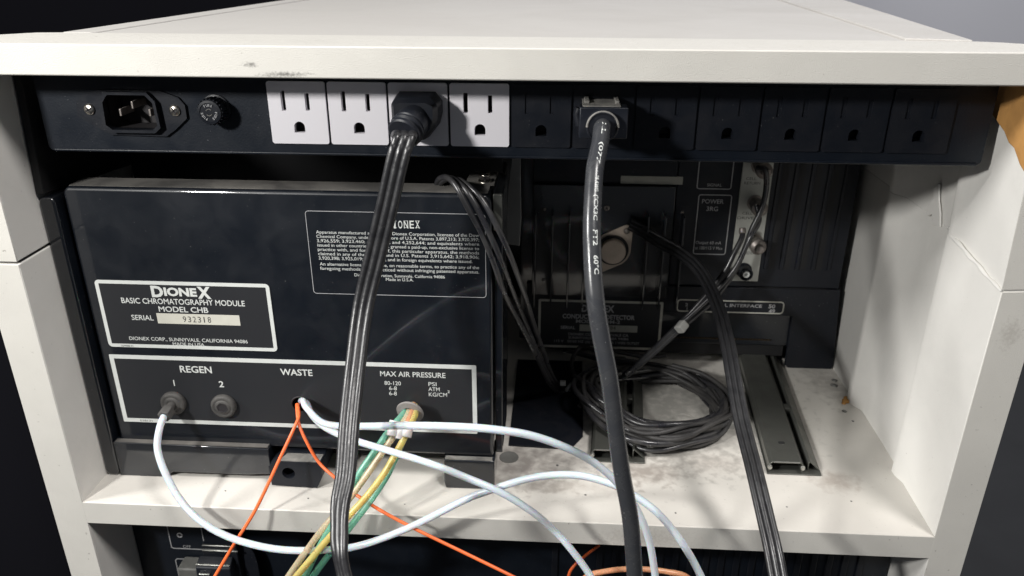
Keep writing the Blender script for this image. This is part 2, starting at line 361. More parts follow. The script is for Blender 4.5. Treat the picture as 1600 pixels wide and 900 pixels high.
# ------------------------------------------------------------------ power strip
YS = 3.15
strip = thing('power_strip', 'long black power strip with white and black outlets under the cabinet top', 'power strip', (26, YS, 21.6))
ox = [13.83+3.223*k for k in range(11)]
def slots(x): return [(x+.70, x+.94, 23.98, 25.02), (x+1.99, x+2.22, 24.0, 24.9)]
def gnd(x):
    c = x+1.56; r = .29
    return [(c-r, 22.82), (c+r, 22.82), (c+r, 23.12)]+[(c+r*math.cos(math.pi*k/10), 23.12+r*math.sin(math.pi*k/10)) for k in range(1, 10)]+[(c-r, 23.12)]
iec = [(4.98, 24.35), (5.3, 24.75), (7.35, 24.75), (7.7, 24.35), (7.76, 23.15), (7.45, 22.9), (5.25, 22.9), (4.93, 23.15)]
winds = [rrect(x+.12, x+2.98, 22.35, 25.4, .05, 2) for x in ox]
body = G().plate(rrect(1.15, 51.1, 21.62, 26.05, .28), winds+[iec], YS, .12)
body.box(1.17, 51.08, YS+.2, 9, 21.64, 21.75).box(1.17, 51.08, YS+3, YS+3.1, 21.7, 26)
part('housing', body, 'strip', strip, 0)
part('lower_edge', G().sweep([Vector((1.5, YS, 21.66)), Vector((50.85, YS, 21.66))], circ(0, 0, .09, 10)), 'strip', strip)
def outlet(x, m):
    y = YS-.13
    ho = [rrect(a, b, c, d, .03, 2) for a, b, c, d in slots(x)]+[gnd(x)]
    o = part('outlet', G().plate(rrect(x, x+3.1, 22.22, 25.5, .13), ho, y, .32), m, strip, .025, smooth=30)
    g = G()
    for a, b, c, d in slots(x): g.box(a-.01, b+.01, y+(.9 if m == 'white' else .07), y+1, c-.01, d+.01)  # black slots filled almost flush, to look lost in shade
    g.box(x+1.2, x+1.95, y+.9, y+1, 22.7, 23.5)
    part('slot_back', g, 'deep' if m == 'white' else m, o)
    # sleeves behind the holes, real depth wherever the slots are left open
    g = G()
    for lp in ho:
        n = len(lp); g.add([(p[0], y+.3, p[1]) for p in lp]+[(p[0], y+.95, p[1]) for p in lp], [(i, i+n, (i+1) % n+n, (i+1) % n) for i in range(n)])
    part('sleeve', g, m if m == 'blackp' else 'deep', o)
    return o
for k, x in enumerate(ox):
    o = outlet(x, 'white' if k < 4 else 'blackp')
    o['label'] = ('white' if k < 4 else 'black')+' three slot outlet'
# mains inlet
inl = part('power_inlet', G().plate([(3.25, 23.55), (3.35, 24.3), (3.7, 24.65), (4.6, 24.95), (8.0, 24.95), (9.0, 24.6), (9.3, 24.2), (9.3, 23.5), (8.6, 22.9), (8.0, 22.5), (4.9, 22.55)], [iec], YS-.16, .16), 'blackp', strip, .05)
cx, cz = 6.35, 23.85
rimo = [(cx+(a-cx)*1.11, cz+(b-cz)*1.17) for a, b in iec]
part('rim', G().plate(rimo, [iec], YS-.48, .34), 'blackp', inl, .04)
g = G(); n = len(iec)
g.add([(a, YS, b) for a, b in iec]+[(a, YS+1.5, b) for a, b in iec], [(i, i+n, (i+1) % n+n, (i+1) % n) for i in range(n)]+[tuple(range(n, 2*n))])
part('cavity', g, 'deep', inl)
for px_, pz_ in ((5.62, 23.75), (6.35, 24.15), (7.25, 23.75)):
    part('pin', G().box(px_-.06, px_+.06, YS-.05, YS+1.4, pz_-.2, pz_+.2), 'nickel', inl, .03)
screw((4.02, YS-.17, 23.92), .30, .16, strip); screw((8.72, YS-.17, 23.92), .30, .16, strip)
# fuse holder
fc = Vector((10.95, YS, 24.0)); fa = Vector((-.0, -1, 0))
fu = part('fuse_holder', G().lathe([(.78, 0), (.78, .12), (.66, .16), (.66, .9), (.62, 1.0), (.50, 1.02), (.48, .98), (.001, .98)], fc, fa, 30), 'blackp', strip, smooth=40)
g = G()
for k in range(22):
    t = 2*math.pi*k/22; c = Vector((fc.x+.68*math.cos(t), 0, fc.z+.68*math.sin(t)))
    g.sweep([Vector((c.x, YS-.2, c.z)), Vector((c.x, YS-.92, c.z))], circ(0, 0, .035, 6))
part('grip_ribs', g, 'blackp', fu)
g = G()
for wd, a0 in (('FUSE', 90), ('FUSE', 215), ('FUSE', -30)):
    for i, ch in enumerate(wd):
        th = math.radians(a0+(1.5-i)*19)
        def xf(c, th=th):
            lx, lz = (c[0]-.3)*.17, (c[1]-.35)*.17; r = .36+lz
            e = Vector((math.cos(th), 0, math.sin(th))); q = Vector((math.sin(th), 0, -math.cos(th)))
            p = fc+e*(r+.02)+q*lx; return (p.x, YS-1.035, p.z)
        g.text(ch, xf, .02)
part('lettering', g, 'dimink', fu)
g = G()
for a0, a1 in ((40, 150), (220, 330)):
    P = [fc+Vector((.17*math.cos(math.radians(a)), -1.0, .17*math.sin(math.radians(a)))) for a in range(a0, a1+1, 10)]
    g.sweep(P, circ(0, 0, .022, 6))
part('turn_mark', g, 'dustp', fu)

# ------------------------------------------------------------------ chromatography module
YM = 3.2
mod = thing('chromatography_module', 'glossy black module with white bordered nameplate and tubing ports', 'instrument', (13, YM, 0))
part('case', G().box(.95, 25.5, 5.6, 19, .3, 17.3), 'dark', mod, .1)
g = G().prism([(1.25, 2.45), (25.6, 2.2), (25.63, 19.15), (25.3, 19.5), (1.5, 19.5), (1.25, 19.2)], YM, YM+2.0)
door = part('door', g, 'black', mod, .28, seg=4)
g = G().prism(rrect(1.5, 25.4, YM+.3, YM+2.0, .1), 19.485, 19.515, 'z')
part('dust_layer', g, 'dusty', door, label='grey dust with smudges along the top edge')
part('side_flange', G().prism(rrect(.03, .95, 0, 19.0, .35), 2.75, 6), 'black', mod, .12)
part('side_flange', G().prism([(25.72, 2.3), (26.15, 2.3), (26.2, 19.3), (25.72, 19.5)], 3.6, 8), 'black', mod, .05)
part('wall_shade', G().prism([(2.7, 19.2), (3.2, 25.95), (30, 25.95), (30, 17)], .03, .5, 'x'), 'dark', mod, .05)  # black board standing for the shade on the upper left wall
part('rear_shade', G().box(.6, 25.6, 12, 12.3, 17.4, 25.9), 'dark', mod)  # dark sheet added for the shade above the case
# nameplate
def plate_thing(name, x0, x1, z0, z1, t, y, r=.25, ink='ink', face='label', tt=None, parent=None):
    p = part(name, G().plate(rrect(x0, x1, z0, z1, r), [], y-.03, .03), face, parent or mod)
    part('border', G().frame(x0+.01, x1-.01, z0+.01, z1-.01, t, y-.045, .02, r, tt), ink, p)
    return p
np_ = plate_thing('nameplate', 1.95, 12.52, 9.38, 13.86, .22, YM)
y = YM-.036
g = G()
g.tpx('D', 236, 254.5, 455, 17, y, .045); g.tpx('IONE', 256, 307, 456, 12.5, y, .045); g.tpx('X', 308, 329, 457, 17.5, y, .05)
g.tpx('BASIC CHROMATOGRAPHY MODULE', 190, 382, 471.5, 8.8, y, .010); g.tpx('MODEL CHB', 248, 325, 483.5, 8.6, y, .012)
g.tpx('SERIAL', 205.5, 239.5, 496, 8.2, y, .006); g.tpx('DIONEX CORP., SUNNYVALE, CALIFORNIA 94086', 202.5, 386.5, 531, 5.6, y, .004)
g.tpx('MADE IN USA', 270, 319, 537.8, 4.8, y, .004)
part('lettering', g, 'ink', np_)
a, b = at(246, 499, y), at(374.5, 499, y); zc = (a.z+b.z)/2
sb = part('serial_strip', G().box(a.x, b.x, y-.008, y, zc-.34, zc+.34), 'serial', np_)
g = G()
for i, ch in enumerate('932318'):
    xx = at(286+i*7.7, 499, y).x; g.tfit(ch, xx, xx+.20, zc-.20, zc+.20, y-.012, .0)
part('serial_number', g, 'darkink', sb)
part('form_number', G().tfit('029988-01', 2.75, 3.5, 9.42, 9.55, YM-.05, 0), 'darkink', np_)
# connection plate
cp = plate_thing('connection_plate', 1.8, 24.62, 3.95, 8.85, .27, YM, .06)
g = G()
for a_ in (('REGEN', 281, 330.5, 577, 10.5, .018), ('WASTE', 438, 488, 581.5, 10, .018), ('1', 269.5, 274.5, 598, 9.5, .02), ('2', 342, 349.5, 600, 9.5, .02),
           ('MAX AIR PRESSURE', 594, 696, 585, 8.2, .010), ('80-120', 600.7, 626.3, 598.5, 6.2, .004), ('6-8', 608, 620, 606.5, 6.2, .004), ('6-8', 608, 620, 614.5, 6.2, .004),
           ('PSI', 669.4, 682, 600, 6.2, .004), ('ATM', 669.4, 687, 608, 6.2, .004), ('KG/CM', 670, 698.5, 616.5, 6.2, .004), ('2', 699.3, 702.5, 612, 4, .02)):
    g.tpx(a_[0], a_[1], a_[2], a_[3], a_[4], y, a_[5])
part('lettering', g, 'ink', cp)
part('form_number', G().tfit('038131', 2.9, 3.7, 4.02, 4.16, YM-.05, 0), 'darkink', cp)
# patent plate
pp = part('patent_plate', G().plate(rrect(15.1, 25.3, 13.3, 18.42, .2), [], YM-.02, .02), 'black', mod)
part('border', G().frame(15.12, 25.28, 13.32, 18.4, .03, YM-.028, .01, .2), 'dimink', pp)
lines = ['Apparatus manufactured and sold by Dionex Corporation, licensee of the Dow', 'Chemical Company, under one or more of U.S.A. Patents 3,897,213; 3,920,397;',
         '3,926,559; 3,923,460; 4,101,460; and 4,252,644; and equivalents where', 'issued in other countries. A user is granted a paid-up, non-exclusive license to',
         'practice with, and for the life of, this particular apparatus, the methods', 'claimed in any of the patents and in U.S. Patents 3,915,642; 3,918,906;',
         '3,920,398; 3,925,019; 3,926,596; and in foreign equivalents where issued.', 'An alternative license is available, on reasonable terms, to practice any of the',
         'foregoing methods when practiced without infringing patented apparatus.']
g = G(); yy = YM-.026
for i, s_ in enumerate(lines):
    v = 365+6.78*i+(2.6 if i > 6 else 0); g.tpx(s_, 494+i*.7+(1 if i > 6 else 0), 748.5 if i != 6 else 738, v, 5.1, yy, .0)
g.tpx('Dionex Corporation, Sunnyvale, California 94086', 554, 695, 431, 4.8, yy, .0); g.tpx('Made in U.S.A.', 603, 646, 436.8, 4.8, yy, .0)
for i, ch in enumerate('DIONEX'):
    u0 = 604+i*9.0; wd = 6.6 if ch != 'I' else 3
    g.tpx(ch, u0+(0 if ch != 'I' else 2), u0+wd+(0 if ch != 'I' else 2), 350.5, 12.5, yy, .01)
    c = at(u0+3.3, 350.5, yy); hh = .21
    if ch != 'O':
        for zz in (c.z-hh, c.z+hh-.02): g.box(c.x-.13, c.x+.13, yy-.001, yy+.002, zz, zz+.02)
part('lettering', g, 'ink', pp)
# ports
def port(u, v):
    c = at(u, v, YM-.05)
    p = part('bulkhead_port', G().lathe([(.78, 0), (.80, .05), (.80, .22), (.74, .32), (.62, .36), (.52, .33), (.44, .40), (.30, .40), (.28, .1), (.001, .1)], c, (0, -1, 0), 30), 'rubber', mod, smooth=50)
    return c, p
c1, p1 = port(272.5, 628)
d1 = at(257, 650, 1.75)-(c1+Vector((0, -.35, 0))); L1 = d1.length; d1.normalize()
part('nut', G().lathe([(.27, -.2), (.28, L1*.4), (.33, L1*.45), (.33, L1*.62)], c1+Vector((0, -.35, 0)), d1, 20), 'rubber', p1)
e1 = c1+Vector((0, -.35, 0))+d1*(L1-.5)
part('ferrule_nut', G().lathe([(.38, -.1), (.44, -.05), (.44, .5), (.38, .58), (.18, .6)], e1, d1, 6), 'rubber', p1, .02)
c2, p2 = port(351, 632.5)
part('port_bore', G().lathe([(.24, .02), (.30, .36), (.33, .41), (.38, .405), (.40, .38)], c2, (0, -1, 0), 6), 'deep', p2)
cw = at(469, 632, YM-.035)
part('waste_hole', G().lathe([(.001, .0), (.50, .0), (.50, .02), (.56, .045), (.60, .0)], cw, (0, -1, 0), 28), 'deep', mod)
ca = at(645, 640, YM-.035)
part('air_hole', G().lathe([(.001, 0), (.48, 0), (.50, .03), (.55, .0)], ca, (0, -1, 0), 24), 'deep', mod)
# rails and feet under the door
base = part('base_rail', G().prism([(1.0, .02), (4.1, .02), (4.6, .45), (9.6, .45), (10.6, .55), (11.2, .55), (11.2, 2.5), (1.0, 2.62)], 2.75, 5.2), 'black', mod, .05)
part('dust_layer', G().prism([(1.1, 2.8), (11.15, 2.8), (11.15, 3.18), (1.1, 3.18)], 2.565, 2.625, 'z'), 'dusty', base)
part('case_foot', G().box(11.3, 22.3, 5.6, 7, .5, 2.6), 'blackp', mod, .08)
cl = part('clip_block', G().plate([(11.35, .15), (14.3, .05), (14.7, .9), (14.75, 2.0), (11.9, 2.0), (11.3, 1.6)], [circ(12.55, 1.12, .42)], 2.2, 2.6), 'blackp', mod, .06)
part('dust_layer', G().prism([(12.0, 2.25), (14.6, 2.25), (14.65, 3.1), (12.3, 3.1)], 1.99, 2.03, 'z'), 'dustp', cl)
part('plug_disc', G().lathe([(.001, 0), (.40, 0), (.40, -.8)], (12.55, 3.0, 1.12)), 'rubber', cl)
ft = part('corner_foot', G().prism([(22.55, 0.02), (25.55, .02), (25.7, .4), (25.7, 2.2), (22.5, 2.2), (22.45, .5)], 2.75, 5.2), 'black', mod, .07)
part('dust_layer', G().prism([(22.55, 2.8), (25.55, 2.8), (25.55, 3.18), (22.55, 3.18)], 2.195, 2.225, 'z'), 'dustp', ft)
# hinge plate with screws behind the top right corner
hp = part('hinge_plate', G().prism([(23.9, 5.4), (25.6, 5.4), (25.6, 8.4), (24.2, 8.4), (23.9, 7.8)], 19.25, 19.42, 'z'), 'dusty', mod, .04)
screw((24.9, 7.5, 19.42), .33, .16, mod, (0, 0, 1)); screw((25.0, 6.1, 19.42), .40, .22, mod, (0, -.2, 1))
part('corner_bracket', G().box(25.70, 26.2, 3.3, 3.55, 17.4, 19.5), 'steel', mod, .04)
part('hinge_plate', G().prism([(1.5, 5.4), (3.2, 5.4), (2.8, 6.1), (1.8, 6.0)], 18.9, 19.3, 'z'), 'blackp', mod, .04)
g = G(); q = [at(801, 238, 8.6), at(813.5, 238, 8.6), at(814.5, 340, 8.6), at(812, 384, 8.6), at(790, 381, 8.6), at(793, 300, 8.6)]
o = part('cover_flap', G().prism([(p.x, p.z) for p in q], 8.55, 8.7), 'flap', mod, .04)

# ------------------------------------------------------------------ conductivity detector (rear of the bay)
YD = 20.1
det = thing('conductivity_detector', 'black finned detector with connector strip at the back of the bay', 'instrument', (39, YD, 0))
part('case', G().box(26.4, 51.7, YD+.25, 31, 1.9, 20.5), 'black', det, .1)
part('rear_panel', G().box(38.3, 51.65, YD, YD+.24, 7.25, 20.4), 'blackp', det, .05)
part('lower_panel', G().prism([(27, 4.9), (48.35, 4.75), (48.4, .3), (48.7, .03), (52.2, .03), (52.35, .3), (51.8, 7.15), (27, 7.15)], YD-.05, YD+.22), 'blackp', det, .06)
part('recess', G().box(27.5, 48.2, YD+.4, YD+3, .9, 4.85), 'dark', det)
part('edge_board', G().prism([(YD+.25, 2.35), (YD+1.8, 3.1), (YD+1.8, 3.25), (YD+.25, 2.5)], 38.4, 47.1, 'x'), 'board', det)
g = G()
for k in range(34): g.box(38.7+k*.245, 38.82+k*.245, YD+.22, YD+.26, 2.36, 2.49)
part('gold_fingers', g, 'brass', det)
part('board_corner', G().box(46.9, 48.0, YD+.7, YD+1.0, 3.6, 3.75), 'green', det)
part('shelf_shade', G().prism([(26.3, 7.6), (30.6, 7.4), (31.5, 9), (31.7, 20), (26.3, 20)], .01, .12, 'z'), 'blackp', det, .03)  # thin black sheet standing for the shade beside the module
# heat sink
hs = part('heat_sink', G().box(27.4, 38.2, YD-.35, YD+.2, 6.2, 15.4), 'black', det, .05)
g = G()
for u in (836, 862, 888, 912, 1008, 1034, 1062): part('cooling_fin', G().box(at(u, 400, YD-1).x-.07, at(u, 400, YD-1).x+.07, YD-1.6, YD-.34, 5.7, 13.4), 'black', hs, .03)

for u, v in ((851, 327), (849, 437), (1057, 450), (1066, 332)): part('bolt', G().lathe(dome(.13, .1), at(u, v, YD-.36), n=12), 'nickel', hs)
screw(at(948, 325, YD-.36), .22, .12, hs, m='nickel')
# transistor: lozenge base with can
tc_ = at(957, 390, YD-.5)
ang = math.radians(57)
def loz(n=9):
    R_, r_, d_ = 1.42, .46, 1.85; out = []
    a = math.acos((R_-r_)/d_)
    for k in range(n+1): t_ = math.pi+a+(2*math.pi-2*a)*k/n*.5-0; 
    pts = []
    for k in range(n+1): t_ = a+(math.pi-2*a)*k/n; pts.append((R_*math.cos(t_), R_*math.sin(t_)))
    for k in range(n+1): t_ = math.pi-a+2*a*k/n; pts.append((-d_+r_*math.cos(t_), r_*math.sin(t_)))
    for k in range(n+1): t_ = math.pi+a+(math.pi-2*a)*k/n; pts.append((R_*math.cos(t_), R_*math.sin(t_)))
    for k in range(n+1): t_ = -a+2*a*k/n; pts.append((d_+r_*math.cos(t_), r_*math.sin(t_)))
    return pts
tr = part('power_transistor', G().plate([(tc_.x+x*math.cos(ang)-z*math.sin(ang), tc_.z+x*math.sin(ang)+z*math.cos(ang)) for x, z in loz()], [], YD-.5, .15), 'tan', det, .03)
part('metal_can', G().lathe([(1.15, 0), (1.15, .08), (1.0, .12), (1.0, .55), (.93, .64), (.001, .66)], Vector((tc_.x, YD-.5, tc_.z)), n=36), 'tan', tr, smooth=30)
part('gasket', G().lathe([(1.1, .02), (1.24, .10), (1.2, .14), (1.0, .14)], Vector((tc_.x, YD-.52, tc_.z)), n=36), 'dark', tr)
for sgn in (-1, 1):
    c = Vector((tc_.x+sgn*1.85*math.cos(ang), YD-.5, tc_.z+sgn*1.85*math.sin(ang)))
    part('bolt', G().lathe(dome(.24, .2), c, n=16), 'nickel', tr)
part('type_strip', G().box(at(970, 280, YD).x, at(1067, 280, YD).x, YD-.06, YD+.3, at(1000, 287, YD).z, at(1000, 275, YD).z), 'oldserial', det)
part('upper_panel', G().box(27.4, 38.2, YD-.02, YD+.24, 15.5, 20.4), 'blackp', det, .05)
# detector nameplate
x0, x1 = at(841, 500, YD-.06).x, at(1035, 500, YD-.06).x
dn = plate_thing('nameplate', 27.95, 38.05, 1.35, 5.75, .2, YD-.06, .12, 'tanink', 'label', parent=det)
yd = YD-.097
g = G()
for a_ in (('DIONEX', 909, 960, 482, 11, .03), ('CONDUCTIVITY DETECTOR', 879, 992, 495, 7, .03), ('MODEL CDM-2', 900, 969, 502.5, 5.5, .02), ('SERIAL', 876, 899, 511.5, 5, .02),
           ('DIONEX CORP. SUNNYVALE CA', 888, 982, 523, 4, .01), ('SUNNYVALE CALIFORNIA 94086', 888, 982, 528.5, 4, .01), ('115 V   50/60 HZ', 866, 912, 533, 4, .01), ('USE ONLY WITH A 3 WIRE OUTLET', 914, 999, 535.5, 4, .01)):
    g.tpx(a_[0], a_[1], a_[2], a_[3], a_[4], yd, a_[5])
part('lettering', g, 'dimink', dn)
a, b = at(905.5, 512, yd), at(996, 512, yd)
ss = part('serial_strip', G().box(a.x, b.x, yd-.01, yd, a.z-.3, a.z+.3), 'oldserial', dn)
part('serial_number', G().tpx('932184', 935, 962, 512, 6, yd-.014, 0), 'darkink', ss)
# interface label
a, b = at(1057, 480, YD-.05), at(1225, 480, YD-.05)
il = part('interface_label', G().frame(a.x, b.x, 4.93, 6.03, .1, YD-.085, .02, .3), 'tanink', det)
g = G(); yi = YD-.06
g.tpx('EXTERNAL INTERFACE', 1089, 1191, 477, 5, yi, .02); g.tpx('50', 1201, 1211.5, 478.5, 6, yi, .03); g.tpx('49', 1201, 1211, 486, 6, yi, .03); g.tpx('1', 1072, 1075, 482.5, 5.5, yi, .02); g.tpx('2', 1071, 1075, 476, 5, yi, .02)
part('lettering', g, 'dimink', il)
# power boxes
def boxpx(u0, u1, v0, v1, y):
    a, b = at((u0+u1)/2, v1, y), at((u0+u1)/2, v0, y); return at(u0, (v0+v1)/2, y).x, at(u1, (v0+v1)/2, y).x, a.z, b.z
yb = YD-.03
sw = part('power_label', G().frame(*boxpx(1087, 1139, 304, 398, yb), .07, yb, .02, .2), 'dimink', det)
part('lettering', G().tpx('POWER', 1097, 1131, 314.5, 7, yb, .01).tpx('3RG', 1104, 1122, 326, 7, yb, .01).tpx('Output 60 mA', 1087, 1127, 379, 5, yb, 0).tpx('at 100/115 V Max', 1086, 1129, 387.5, 5, yb, 0), 'dimink', sw)
sg = part('signal_label', G().frame(*boxpx(1091, 1146, 236, 296, yb), .07, yb, .02, .2), 'dimink', det)
part('lettering', G().tpx('SIGNAL', 1105, 1128, 289, 5, yb, 0), 'dimink', sg)
# connector strip and coax sockets
bp = part('connector_strip', G().box(43.0, 45.25, YD-.12, YD, 7.75, 18.4), 'alum', det, .03)
def bnc(u, v, cap):
    c = at(u, v, YD-.12)
    b = part('coax_socket', G().lathe([(.62, 0), (.62, .08), (.50, .1), (.50, .75), (.54, .78), (.54, .9), (.44, .95), (.40, .6), (.001, .6)], c, n=24), 'nickel' if cap else 'blackp', bp, smooth=35)
    if not cap:
        part('insulator', G().lathe([(.26, .5), (.26, .97), (.12, .98), (.10, .8), (.001, .8)], c, n=20), 'ink', b)
    else:
        part('plug_shell', G().lathe([(.56, .8), (.60, .9), (.60, 1.5), (.5, 1.6), (.34, 1.7), (.30, 2.1), (.2, 2.15)], c, n=24), 'nickel', b, smooth=35)
    return c
bnc(1187, 259, 1); bnc(1180, 317, 1); bnc(1178, 376, 1); bnc(1162, 422, 0)
g = G()
for a_ in (('CELL', 1166, 1182, 279, 4.5), ('RETURN', 1163, 1188, 286, 4.5), ('CELL', 1160, 1176, 333, 4.5), ('DRIVE', 1152, 1178, 340.5, 4.5), ('RECORDER', 1147, 1180, 395, 4.5)): g.tpx(a_[0], a_[1], a_[2], a_[3], a_[4], YD-.125, 0)
part('lettering', g, 'darkink', bp)
g = G()
for k in range(4):
    x = 45.95+k*1.22; g.prism([(x, 8.8), (x+.42, 8.8), (x+.55, 19.5), (x+.13, 19.5)], YD-.02, YD+.01)
part('vent_slots', g, 'dark', det)
g = G()
for k in range(5): g.prism([(45.55+k*1.22, 8.8), (45.85+k*1.22, 8.8), (45.98+k*1.22, 19.5), (45.7+k*1.22, 19.5)], YD-.10, YD+.01)
part('vent_bars', g, 'blackp', det, .04)
part('seam', G().box(45.2, 50.6, YD-.07, YD-.04, 7.18, 7.24), 'dark', det)

# ------------------------------------------------------------------ slide rails on the shelf
def slide(name, x0, x1, y0, y1, dx, label):
    t_ = thing(name, label, 'rail', ((x0+x1)/2, y0, 0), 'slide rails screwed to the shelf')
    def sh(g_, ): g_.v = [(x+dx*(y_-y0)/(y1-y0), y_, z) for x, y_, z in g_.v]; return g_
    w_ = x1-x0
    part('base_plate', sh(G().box(x0, x1, y0, y1, .02, .1)), 'steel', t_, .03)
    part('outer_lip', sh(G().prism([(x1-.86, .1), (x1-.86, .72), (x1-.74, .80), (x1-.02, .12), (x1-.10, .10), (x1-.74, .70), (x1-.78, .66), (x1-.78, .1)], y0+.5, y1)), 'steel', t_, .02)
    pts = [(x0+.08, .2), (x0+.08, .75), (x0+.28, .95), (x1-1.45, .95), (x1-1.25, .75), (x1-1.25, .2), (x1-1.33, .2), (x1-1.33, .72), (x1-1.48, .87), (x0+.33, .87), (x0+.16, .72), (x0+.16, .2)]
    ch = part('channel', sh(G().prism(pts, y0+.15, y1)), 'steel', t_, .02)
    part('spacer', sh(G().box(x1-1.26, x1-.84, y0+7, y0+7.7, .3, .80)), 'steel', t_, .03)
    part('front_edge', sh(G().sweep([Vector((x0+.35, y0+.14, .92)), Vector((x1-1.5, y0+.14, .92))], circ(0, 0, .05, 8))), 'edge', ch)
    for xx in (x0+.14, x1-1.28): part('curled_corner', sh(G().lathe([(.14, 0), (.17, .1), (.12, .22)], (xx, y0+.2, .55), n=14)), 'edge', ch)
    part('slot_hole', sh(G().prism(rrect(x0+1.0, x0+1.45, y0+2.2, y0+2.5, .12), .953, .958, 'z')), 'dark', ch)
    return t_
slide('slide_rail', 43.55, 47.1, 5.45, 21.6, 1.25, 'steel slide rail at right, beside the long black flat cord')
slide('slide_rail', 31.9, 35.6, 6.1, 19.5, 1.0, 'steel slide rail half hidden behind the thick round grey cord')

# ------------------------------------------------------------------ cords
def flat3(r=.2, pitch=.36, groove=.35):
    N = 30; W = pitch+r; top = []
    for k in range(N+1):
        x = -W+2*W*k/N; h = max([math.sqrt(max(0, r*r-(x-c)**2)) for c in (-pitch, 0, pitch)]); h = max(h, r*groove if abs(x) < W*.9 else 0)
        top.append((x, h))
    return [(x, -h) for x, h in top]+[(x, h) for x, h in reversed(top[1:-1])]
def lerp(a, b, t_): return tuple(p+(q-p)*t_ for p, q in zip(a, b))
# cord A : flat three wire cord from the third white outlet
A = thing('power_lead', 'flat three ridged black cord plugged into the third white outlet', 'power cord', (21.5, 2.9, 22))
xa0, xa1 = at(609, 180, 1.6).x, at(686, 180, 1.6).x
zt, zb = at(640, 150, 1.6).z, at(640, 222, 1.6).z
g = G(); secs = [(2.98, .0), (2.6, .0), (1.7, .08), (1.25, .28)]
prof = []
for yy_, ins in secs:
    prof.append([(x, yy_, z) for x, z in [(xa0+.45+ins, zb+ins+.05), (xa1-.75-ins, zb+ins), (xa1-.15-ins, zb+.75), (xa1-ins, zb+1.3), (xa1-ins, zt-.45), (xa1-.35-ins, zt-ins), (xa0+.3+ins, zt-ins), (xa0+ins, zt-.4), (xa0+ins, zb+.9)]])
n = 9
for i in range(3): g.add(prof[i]+prof[i+1], [(k, (k+1) % n, (k+1) % n+n, k+n) for k in range(n)])
g.add(prof[0], [tuple(range(n))]); g.add(prof[3], [tuple(range(n))])
bm_plug = part('plug', g, 'blackp', A, .12, seg=3)
da = Vector((-.30, -.86, -.40)).normalized(); ca0 = at(645, 190, 1.4)
part('collar', G().lathe([(.85, -.5), (.86, .45), (.80, .5), (.80, .58), (.90, .62), (.90, .72), (.78, .8), (.78, .86), (.86, .9), (.86, 1.05), (.78, 1.12), (.001, 1.12)], ca0, da, 30), 'blackp', bm_plug, smooth=35)
pA = path([ca0+da*.8, ca0+da*1.15, (633, 212, -.55), (628, 228, -.9), (621, 250, -1.1), (603, 330, -1.3), (585, 405, -1.5), (567, 482, -2.1), (555, 575, -3.8), (546, 660, -5.8), (540, 740, -7.8), (532, 785, -8.9), (530, 825, -9.8), (531, 862, -10.6), (538, 900, -11.2), (548, 945, -12)], 10)
part('cable', G().sweep(pA, flat3(.205, .37), lambda q: lerp((1, -.12, 0), (.62, -.78, 0), max(0, min(1, (q-.4)/.4)))), 'cord', A, smooth=70)
g = G()
rib = flat3(.23, .37)
part('strain_relief', G().sweep(pA[8:24], rib, (1, -.12, 0)), 'cord', A, smooth=70)
# cord B : thick round cord
B = thing('power_lead', 'thick round dusty grey cord plugged into the second black outlet', 'power cord', (31, 2.9, 22))
x0, x1 = at(905, 195, .7).x, at(981, 195, .7).x; zt, zb = at(940, 168, .7).z, at(940, 217, .7).z
pb = part('plug', G().box(x0, x1, .7, 1.7, zb, zt), 'blackp', B, .06)
part('plug_back', G().box(x0+.2, x1-.25, 1.7, 2.98, zb+.1, zt-.12), 'dustp', pb, .08)
g = G().prism([(x0+.15, .9), (x1-.35, .9), (x1-.35, 2.9), (x0+.15, 2.9)], zt-.02, zt+.04, 'z')
g.box(x0+.25, x0+.5, 1.6, 2.9, zt, zt+.16).box(x1-.6, x1-.4, 1.6, 2.9, zt, zt+.16)
part('dust_layer', g, 'dustp', pb, .03)
part('side_bulge', G().sweep([Vector((x0+.0, 1.5, zt-.2)), Vector((x0-.1, 1.5, (zt+zb)/2+.3)), Vector((x0+.05, 1.5, zb+.5))], circ(0, 0, .22, 10)), 'blackp', pb)
cb = at(941, 196, .7)
part('collar', G().lathe([(.80, -.3), (.80, .25), (.74, .33), (.70, .33), (.68, .30), (.001, .30)], cb, (0, -1, -.1), 32), 'blackp', pb, smooth=35)
part('collar_rim', G().sweep([cb+Vector((.76*math.cos(t_), -.33, .76*math.sin(t_)-.03)) for t_ in [math.radians(a) for a in range(0, 181, 12)]], circ(0, 0, .055, 8)), 'dustp', pb)
pB = path([cb+Vector((0, .2, 0)), cb+Vector((0, -.35, 0)), (940, 203, -.45), (938, 222, -1.1), (933, 245, -1.8), (929, 270, -2.5), (925, 346, -4.0), (926, 410, -5.0), (931, 473, -5.8), (940, 530, -6.2), (952, 592, -6.5), (962.5, 673, -6.7), (972, 740, -6.8), (985, 812, -6.8), (992, 900, -6.9), (996, 950, -7)], 12)
cbl = part('cable', G().sweep(pB, circ(0, 0, .415, 24), (1, 0, 0)), 'greycord', B, smooth=70)
TB = tangents(pB)
